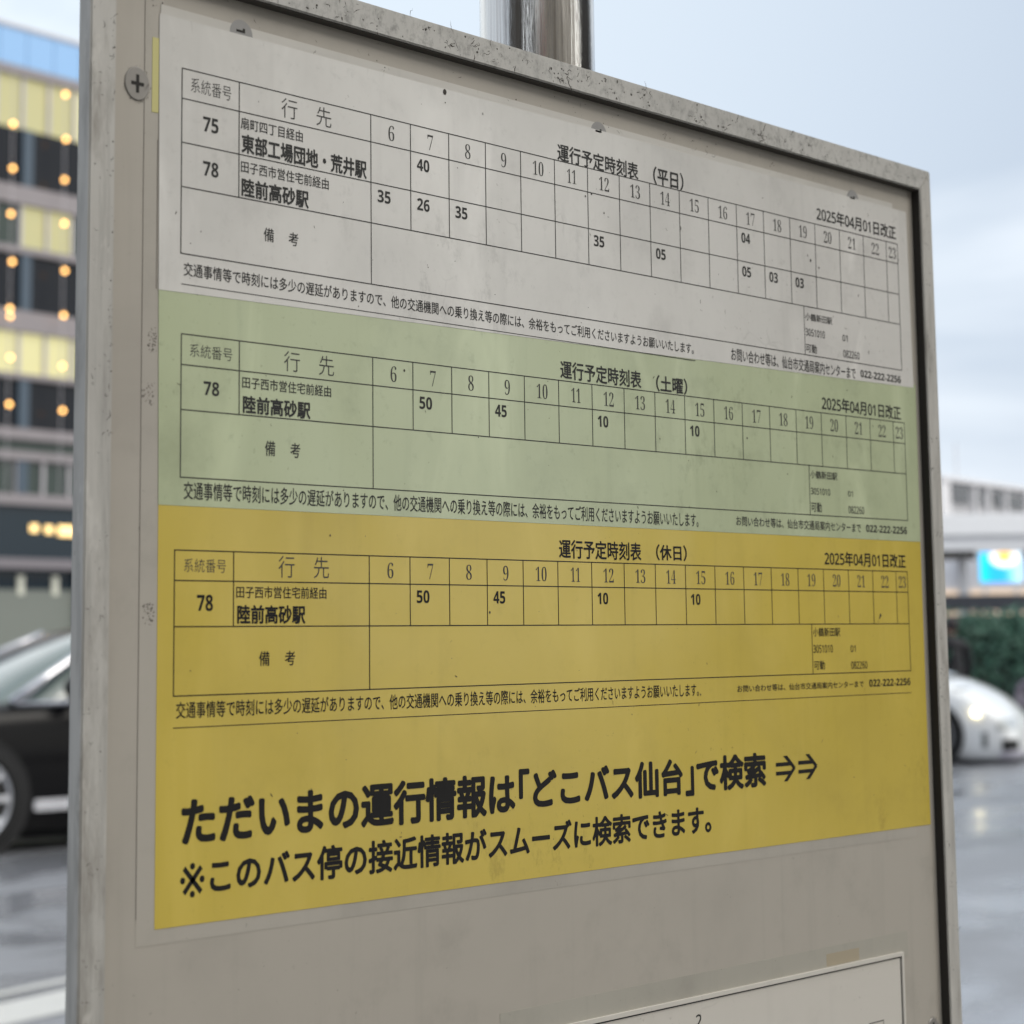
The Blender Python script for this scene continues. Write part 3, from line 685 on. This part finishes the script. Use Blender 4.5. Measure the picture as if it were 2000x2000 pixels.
# far grey building
MAT['far'] = dirty('far_grey_concrete', (.36, .355, .37), .5, .5, crack=0, seed=15)
MAT['farlight'] = M('far_pale_wall', (.62, .61, .63), .5).done()
MAT['farwin'] = M('far_dark_window', (.03, .035, .045), .2).done()
Gf_o = Vector((86.09, 54.1)); gT = Vector((.993, .118)); gN = Vector((-.118, .993))
def Gf(t, dpt, z): return (*(Gf_o + gT * t + gN * dpt), z)
fb = empty('grey_building', Gf(6, 5, 0), 'distant grey building with dark windows and a thin roof mast above the canopy', 'building')
MB().box((-.0, .2, 0), (34, 14, 9.72), Gf).build('wall', 'far', fb)
MB().box((-.2, -.1, 9.72), (34.2, 14.2, 9.95), Gf).build('roof_edge', 'farlight', fb)
MB().box((-.1, .0, 4.5), (1.1, .2, 9.72), Gf).build('stair_wall', 'farlight', fb)
MB().box((1.1, .0, 4.8), (34, .2, 7.9), Gf).build('balcony_band', 'farlight', fb)
for t, wd, hh in ((1.35, 2.2, .9), (4.5, .8, .85), (6.8, 1.0, .8), (8.7, 1.9, .75), (11.6, 1.6, .8), (14.2, 2.2, .8), (18, 2, .8), (22, 2.2, .8)):
    MB().box((t, .06, 8.65), (t + wd, .22, 8.65 + hh), Gf).build('window', 'farwin', fb)
for t in (4.1, 5.8, 8.2, 11.0): MB().box((t, .0, 7.9), (t + .25, .2, 9.72), Gf).build('pier', 'farlight', fb)
MB().tube([Gf(3.2, .6, 9.9), Gf(3.2, .6, 12.0)], .05, 6).build('roof_mast', 'post', fb)

# ------------------------------------------------------------------ cars
MAT['tyre'] = M('tyre_rubber', (.009, .009, .0095), .75).done()
MAT['rim'] = M('silver_alloy', (.75, .76, .80), .3, .6).done()
MAT['arch'] = M('black_plastic', (.012, .012, .013), .6).done()
MAT['chrome'] = M('chrome_trim', (.62, .62, .66), .15, .9).done()
MAT['cglass'] = M('tinted_car_glass', (.10, .14, .13), .04, spec=.9, coat=1, coat_rough=.02).done()
MAT['blackpaint'] = M('black_car_paint', (.003, .003, .004), .3, spec=.14, coat=.1, coat_rough=.05).done()
MAT['whitepaint'] = M('white_car_paint', (.90, .91, .92), .3, coat=1, coat_rough=.05).done()
MAT['lens'] = M('headlight_lens', (.42, .44, .44), .1, coat=1).done()
MAT['plate'] = M('pale_number_plate', (.60, .58, .66), .4).done()
MAT['greypl'] = M('grey_shadow_gap', (.20, .21, .21), .5).done()
MAT['sidelamp'] = M('lit_indicator', (.8, .7, .4), .3, emit=(1, .86, .50), es=5).done()
def lathe_wheel(c, ax, r, wd, name, parent, spokes):
    """wheel standing at c (centre), axle direction ax pointing outwards"""
    c = Vector(c); ax = Vector(ax).normalized(); up_ = Vector((0, 0, 1)); sd = ax.cross(up_).normalized()
    def P(rad, a, o): return c + (sd * math.cos(a) + up_ * math.sin(a)) * rad + ax * o
    n = 32; prof = [(r * .70, -wd), (r * .95, -wd), (r, -wd * .7), (r, -.02), (r * .96, .0), (r * .82, .004), (r * .79, -.01)]
    v = [P(q, 2 * math.pi * k / n, o) for q, o in prof for k in range(n)]
    f = [(i * n + k, i * n + (k + 1) % n, (i + 1) * n + (k + 1) % n, (i + 1) * n + k) for i in range(len(prof) - 1) for k in range(n)]
    wh = child(name, v, f, 'tyre', parent, smooth=True)
    prof = [(r * .79, -.012), (r * .765, .002), (r * .72, -.012), (r * .70, -.10)]
    v = [P(q, 2 * math.pi * k / n, o) for q, o in prof for k in range(n)]
    f = [(i * n + k, i * n + (k + 1) % n, (i + 1) * n + (k + 1) % n, (i + 1) * n + k) for i in range(3) for k in range(n)]
    b = len(v); v += [P(r * .16, 2 * math.pi * k / n, -.025) for k in range(n)]; f.append(tuple(range(b, b + n)))
    for k in range(spokes):
        a = 2 * math.pi * k / spokes; h_ = .085
        b = len(v)
        for q, o, hw in ((r * .12, -.022, .07), (r * .40, -.008, .045), (r * .75, -.006, .060)):
            v += [P(q, a - hw * r / q * .9 * .3 - .0, o) if False else P(q, a, o) + (up_ * math.cos(a) - sd * math.sin(a)) * (-hw * r * 1.0), P(q, a, o) + (up_ * math.cos(a) - sd * math.sin(a)) * (hw * r * 1.0)]
        f += [(b, b + 1, b + 3, b + 2), (b + 2, b + 3, b + 5, b + 4)]
    rm = child('rim', v, f, 'rim', wh)
    v = [P(r * .66, 2 * math.pi * k / n, -.11) for k in range(n)]
    child('brake_disc', v, [tuple(range(n))], 'arch', wh)
    return wh
def car(root_name, label, pos, head, paint, spec, group=None):
    hx = Vector((*head, 0)).normalized(); hy = Vector((-hx.y, hx.x, 0)); o = Vector((*pos, 0))
    T = lambda x, y, z: tuple(o + hx * x + hy * y + Vector((0, 0, z)))
    root = empty(root_name, tuple(o - hx * spec['wb'] / 2), label, 'car', group)
    W = spec['w'] / 2; v = []; f = []
    secs = spec['body']          # x, half width factor, z low, z belt
    ring = 14
    for x, k, zl, zb in secs:
        wv = W * k; mid = zl + (zb - zl) * .5
        half = [(0, zl), (wv * .80, zl), (wv * .96, zl + .06), (wv, mid), (wv * .985, zb - .10), (wv * .90, zb - .02), (wv * .55, zb + .012), (0, zb + .02)]
        pts = half + [(-y, z) for y, z in half[-2:0:-1]]
        v += [T(x, y, z) for y, z in pts]
    q = 14
    for i in range(len(secs) - 1):
        for k in range(q): f.append((i * q + k, i * q + (k + 1) % q, (i + 1) * q + (k + 1) % q, (i + 1) * q + k))
    f.append(tuple(reversed(range(q)))); f.append(tuple((len(secs) - 1) * q + k for k in range(q)))
    body = child('body', v, f, paint, root, smooth=True)
    sb = body.modifiers.new('smooth', 'SUBSURF'); sb.levels = 1; sb.render_levels = 2
    # greenhouse: rings from belt to roof
    v = []; f = []; n = 24
    rings = spec['cabin']        # z, x front, x rear, half width
    for z, xf, xr, hw in rings:
        for k in range(n):
            a = 2 * math.pi * k / n; ca, sa = math.cos(a), math.sin(a); e = .42
            px = (xf + xr) / 2 + (xf - xr) / 2 * math.copysign(abs(ca) ** e, ca); py = hw * math.copysign(abs(sa) ** e, sa)
            v.append(T(px, py, z))
    nr = len(rings)
    gl, rf = [], []
    for i in range(nr - 1):
        for k in range(n): (gl if i < spec['glass'] else rf).append((i * n + k, i * n + (k + 1) % n, (i + 1) * n + (k + 1) % n, (i + 1) * n + k))
    rf.append(tuple((nr - 1) * n + k for k in range(n)))
    child('window_glass', v, gl, 'cglass', root, smooth=True)
    child('roof', v, rf, paint, root, smooth=True)
    for s in (1, -1):            # pillars along the glass corners
        for fr in (1, 0, -1):
            pts = []
            for z, xf, xr, hw in rings[:spec['glass'] + 1]:
                t = .5 + .5 * fr; pts.append(Vector(T(xr + (xf - xr) * (t * .86 + .07 if fr else .44), s * hw * (.985 if fr else 1.0), z)))
            MB().tube(pts, .036 if fr else .028, 8).build('pillar', spec.get('pillar', paint), root, smooth=True)
        z, xf, xr, hw = rings[0]
        MB().tube([T(xr + .1, s * hw * 1.0, z + .0), T((xr + xf) / 2, s * (hw + .025), z + .0), T(xf - .25, s * hw * 1.0, z - .01)], .018, 8).build('belt_trim', spec.get('trim', 'arch'), root, smooth=True)
        m0 = Vector(T(xf - .62, s * (hw + .14), z + .09))
        mv, mf = ball((0, 0, 0), 1, 10)
        mv = [tuple(m0 + hx * q_[0] * .07 + hy * q_[1] * .12 + Vector((0, 0, q_[2] * .085))) for q_ in mv]
        mir = child('mirror', mv, mf, 'blackpaint' if paint == 'blackpaint' else paint, root, smooth=True)
        for ax_ in (0, -spec['wb']):
            wb_y = s * (W - .015)
            an = [T(ax_ + (spec['r'] + .055) * math.cos(2 * math.pi * k / 28), wb_y + s * .012, spec['r'] + (spec['r'] + .055) * math.sin(2 * math.pi * k / 28)) for k in range(28)]
            child('wheel_arch', an, [tuple(range(28))], 'arch', root)
            lathe_wheel(T(ax_, s * (W + .012), spec['r']), hy * s, spec['r'], .2, 'wheel', root, spec['spokes'])
        xs = spec['body'][len(secs) // 2][0]
        MB().box((-spec['wb'] + .5, s * (W - .02), .27), (-.44, s * (W + .012), .345), T).build('sill_trim', spec.get('trim', 'arch'), root, bevel=.008)
        MB().box((-1.15, s * (W - .04), .60), (-1.155, s * (W + .002), .98), T).build('door_gap', 'arch', root)
        if not spec['hl']: continue
        hp = Vector(T(spec['hl'][0], s * spec['hl'][1], spec['hl'][2]))
        mv, mf = ball((0, 0, 0), 1, 12); a_, b_, c_ = spec['hl'][3]
        mv = [tuple(hp + (hx * math.cos(.75) - hy * s * -math.sin(.75) * -1) * q_[0] * a_ + (hy * s * math.cos(.75) + hx * math.sin(.75) * 0) * q_[1] * b_ + Vector((0, 0, q_[2] * c_))) for q_ in mv]
        child('headlight', mv, mf, 'lens', root, smooth=True)
    nx = spec['nose']
    root['body_name'] = body.name
    if not spec['hl']: return root, T
    MB().box((nx - .2, -.60, .26), (nx + .03, .60, .42), T).build('grille', 'arch', root, bevel=.02)
    MB().box((nx + .0, -.3, .12), (nx + .06, .03, .26), T).build('number_plate', 'plate', root, bevel=.006)
    return root, T
blk = dict(w=1.80, wb=2.65, r=.365, spokes=10, glass=3, nose=.86, trim='chrome', pillar='chrome',
    body=[(.90, .62, .34, .66), (.84, .80, .20, .78), (.62, .93, .10, .90), (.2, 1, .07, .97), (-.4, 1, .05, 1.0), (-1.4, 1, .05, 1.0), (-2.4, 1, .07, 1.02), (-3.1, .97, .22, 1.04), (-3.42, .88, .30, 1.0), (-3.5, .7, .4, .9)],
    cabin=[(.98, -.08, -3.42, .82), (1.16, -.40, -3.38, .77), (1.32, -.72, -3.3, .70), (1.44, -1.02, -3.15, .62), (1.505, -1.35, -2.9, .54), (1.53, -1.75, -2.6, .40)], hl=(.62, .72, .74, (.2, .07, .07)))
hb = Vector((-.993, .118)); nb = Vector((.118, .993))
pb = Vector((6.05, 10.8)) + nb * .9 + hb * .11
rt, _ = car('black_car', 'black hatchback with silver alloy wheels parked at the left, half hidden by the board', tuple(pb), tuple(hb), 'blackpaint', blk, 'parked cars')
wht = dict(w=1.74, wb=2.7, r=.315, spokes=5, glass=3, nose=.78, trim='arch', pillar='whitepaint',
    body=[(.88, .52, .10, .24), (.85, .74, .03, .38), (.68, .92, .02, .58), (.44, .98, .02, .75), (.22, 1, .02, .86), (-.3, 1, .06, 1.0), (-1.4, 1, .17, .96), (-2.4, 1, .17, .97), (-3.1, .97, .2, 1.0), (-3.4, .86, .3, 1.02), (-3.48, .7, .4, .9)],
    cabin=[(.93, .12, -3.4, .80), (1.10, -.38, -3.3, .76), (1.26, -.85, -3.1, .69), (1.38, -1.25, -2.8, .61), (1.44, -1.55, -2.5, .53), (1.46, -1.8, -2.3, .40)], hl=None)
hw_ = Vector((.33, -.944)); rw_ = Vector((-.944, -.33))
pw = Vector((17.256, 10.893)) - rw_ * .87
rt, Tw = car('white_car', 'white car with its lit indicator nosing out from behind the right of the board', tuple(pw), tuple(hw_), 'whitepaint', wht, 'parked cars')
# lamps, grille and plate laid onto the skin of the white car's nose
bpy.context.view_layer.update()
def on_skin(name, s0, s1, z0, z1, mat, off=.012, n=10):
    body = bpy.data.objects[rt['body_name']]; ev = body.evaluated_get(bpy.context.evaluated_depsgraph_get())
    base = wloc(body); dl = (hw_.normalized() * -.255 + Vector((-hw_.y, hw_.x)).normalized() * .967); dl = Vector((dl.x, dl.y, 0)).normalized()
    v, f, ok = [], [], {}
    for i in range(n + 1):
        for j in range(n + 1):
            s_ = s0 + (s1 - s0) * i / n; z = z0 + (z1 - z0) * j / n
            p = Vector(Tw(.967 * s_, -.87 + .255 * s_, z)) - dl * 3 - base
            hit, loc, nrm, _ = ev.ray_cast(p, dl)
            if hit: ok[i, j] = len(v); v.append(tuple(loc + base - dl * off))
    for i in range(n):
        for j in range(n):
            q = [(i, j), (i + 1, j), (i + 1, j + 1), (i, j + 1)]
            if all(k in ok for k in q): f.append(tuple(ok[k] for k in q))
    if f: child(name, v, f, mat, rt, smooth=True)
SX = lambda px: (px - 1808) / 182
ZX = lambda py: (1250 - py) / 182 + 1.32
on_skin('headlight', SX(1936), SX(1976), ZX(1424), ZX(1403), 'lens')
on_skin('grille', SX(1944), SX(1978), ZX(1464), ZX(1442), 'arch')
on_skin('number_plate', SX(1940), SX(1990), ZX(1484), ZX(1464), 'plate', .03)
on_skin('fog_recess', SX(1906), SX(1917), ZX(1458), ZX(1428), 'greypl')
on_skin('door_gap', SX(1852), SX(1890), ZX(1348), ZX(1344), 'greypl')
child('side_indicator', *ball(Tw(.50, -.85, .55), .04), 'sidelamp', rt, smooth=True)

# ------------------------------------------------------------------ people by the hedge
MAT['darkcoat'] = M('black_coat', (.012, .012, .016), .8).done()
MAT['hair'] = M('black_hair', (.02, .014, .016), .6).done()
MAT['skin'] = M('skin', (.42, .24, .18), .55).done()
MAT['greytop'] = M('grey_lilac_jumper', (.17, .15, .19), .8).done()
def person(name, label, pos, face, verts, edges, rads, top, headz, parts):
    fx = Vector((*face, 0)).normalized(); fy = Vector((-fx.y, fx.x, 0)); o = Vector((*pos, 0))
    T = lambda x, y, z: tuple(o + fx * x + fy * y + Vector((0, 0, z)))
    me = bpy.data.meshes.new(name); me.from_pydata([tuple(Vector(T(*q)) - o) for q in verts], edges, []); me.update()
    me.materials.append(MAT[top])
    p = bpy.data.objects.new(name, me); C.objects.link(p); p.location = o; tag(p, label, 'person', None)
    sk = p.modifiers.new('skin', 'SKIN'); sk.use_smooth_shade = True
    for i, r_ in enumerate(rads): me.skin_vertices[0].data[i].radius = (r_, r_ * .8 if i < 4 else r_)
    me.skin_vertices[0].data[0].use_root = True
    p.modifiers.new('sub', 'SUBSURF').render_levels = 2
    hx, hz = headz
    mv, mf = ball((0, 0, 0), 1, 14)
    child('face', [T(hx + q[0] * .088 + (.018 if abs(q[1]) < .2 and abs(q[2]) < .25 and q[0] > .8 else 0), q[1] * .072, hz + q[2] * .115) for q in mv], mf, 'skin', p, smooth=True)
    child('hair', [T(hx - .022 + q[0] * .098, q[1] * .086, hz + .03 + q[2] * .108) for q in mv], mf, 'hair', p, smooth=True)
    for s in (1, -1):
        mv2, _ = ball((0, 0, 0), 1, 14)
        child('hand', [T(parts[0] + q[0] * .045, s * parts[1] + q[1] * .03, parts[2] + q[2] * .075) for q in mv2], mf, 'skin', p, smooth=True)
    return p
sv = [(0, 0, .88), (0, 0, 1.08), (0, 0, 1.30), (0, 0, 1.40), (.01, 0, 1.48), (0, .19, 1.32), (.02, .23, 1.06), (.07, .22, .84), (0, -.19, 1.32), (.02, -.23, 1.06), (.07, -.22, .84),
      (0, .09, .80), (.03, .10, .46), (-.02, .10, .09), (.12, .11, .04), (0, -.09, .80), (0, -.10, .46), (-.06, -.10, .09), (.08, -.11, .04)]
se = [(0, 1), (1, 2), (2, 3), (3, 4), (3, 5), (5, 6), (6, 7), (3, 8), (8, 9), (9, 10), (0, 11), (11, 12), (12, 13), (13, 14), (0, 15), (15, 16), (16, 17), (17, 18)]
sr = [.15, .15, .16, .10, .055, .07, .055, .038, .07, .055, .038, .09, .07, .05, .045, .09, .07, .05, .045]
person('person', 'person in a black coat standing in front of the hedge beside the board edge', (21.0, 12.92), (.5, .85), [(x, y, z * .93) for x, y, z in sv], se, sr, 'darkcoat', (.02, 1.49), (.08, .22, .72))
tv = [(0, 0, .44), (0, 0, .60), (.03, 0, .80), (.05, 0, .90), (.07, 0, .97), (.04, .18, .83), (.10, .22, .60), (.28, .15, .50), (.04, -.18, .83), (.10, -.22, .60), (.28, -.15, .50),
      (.08, .09, .43), (.42, .11, .46), (.40, .11, .10), (.52, .11, .05), (.08, -.09, .43), (.42, -.11, .46), (.40, -.11, .10), (.52, -.11, .05)]
KP = frame(21.62, 12.1)
bn = empty('bench', KP(0, .15, 0), 'low dark bench in front of the hedge under the sitting person', 'bench')
MB().box((-.8, -.05, .30), (.9, .38, .345), KP).build('seat', 'slate', bn, bevel=.008)
for t in (-.65, .7): MB().box((t, .0, 0), (t + .07, .33, .30), KP).build('leg', 'slate', bn)
person('person', 'person in a grey top sitting low by the hedge behind the white car', KP(0, .15, 0)[:2], (-.7, -.7), [(x, y, z * .86) for x, y, z in tv], se, [r * .92 for r in sr], 'greytop', (.08, .955), (.30, .13, .46))
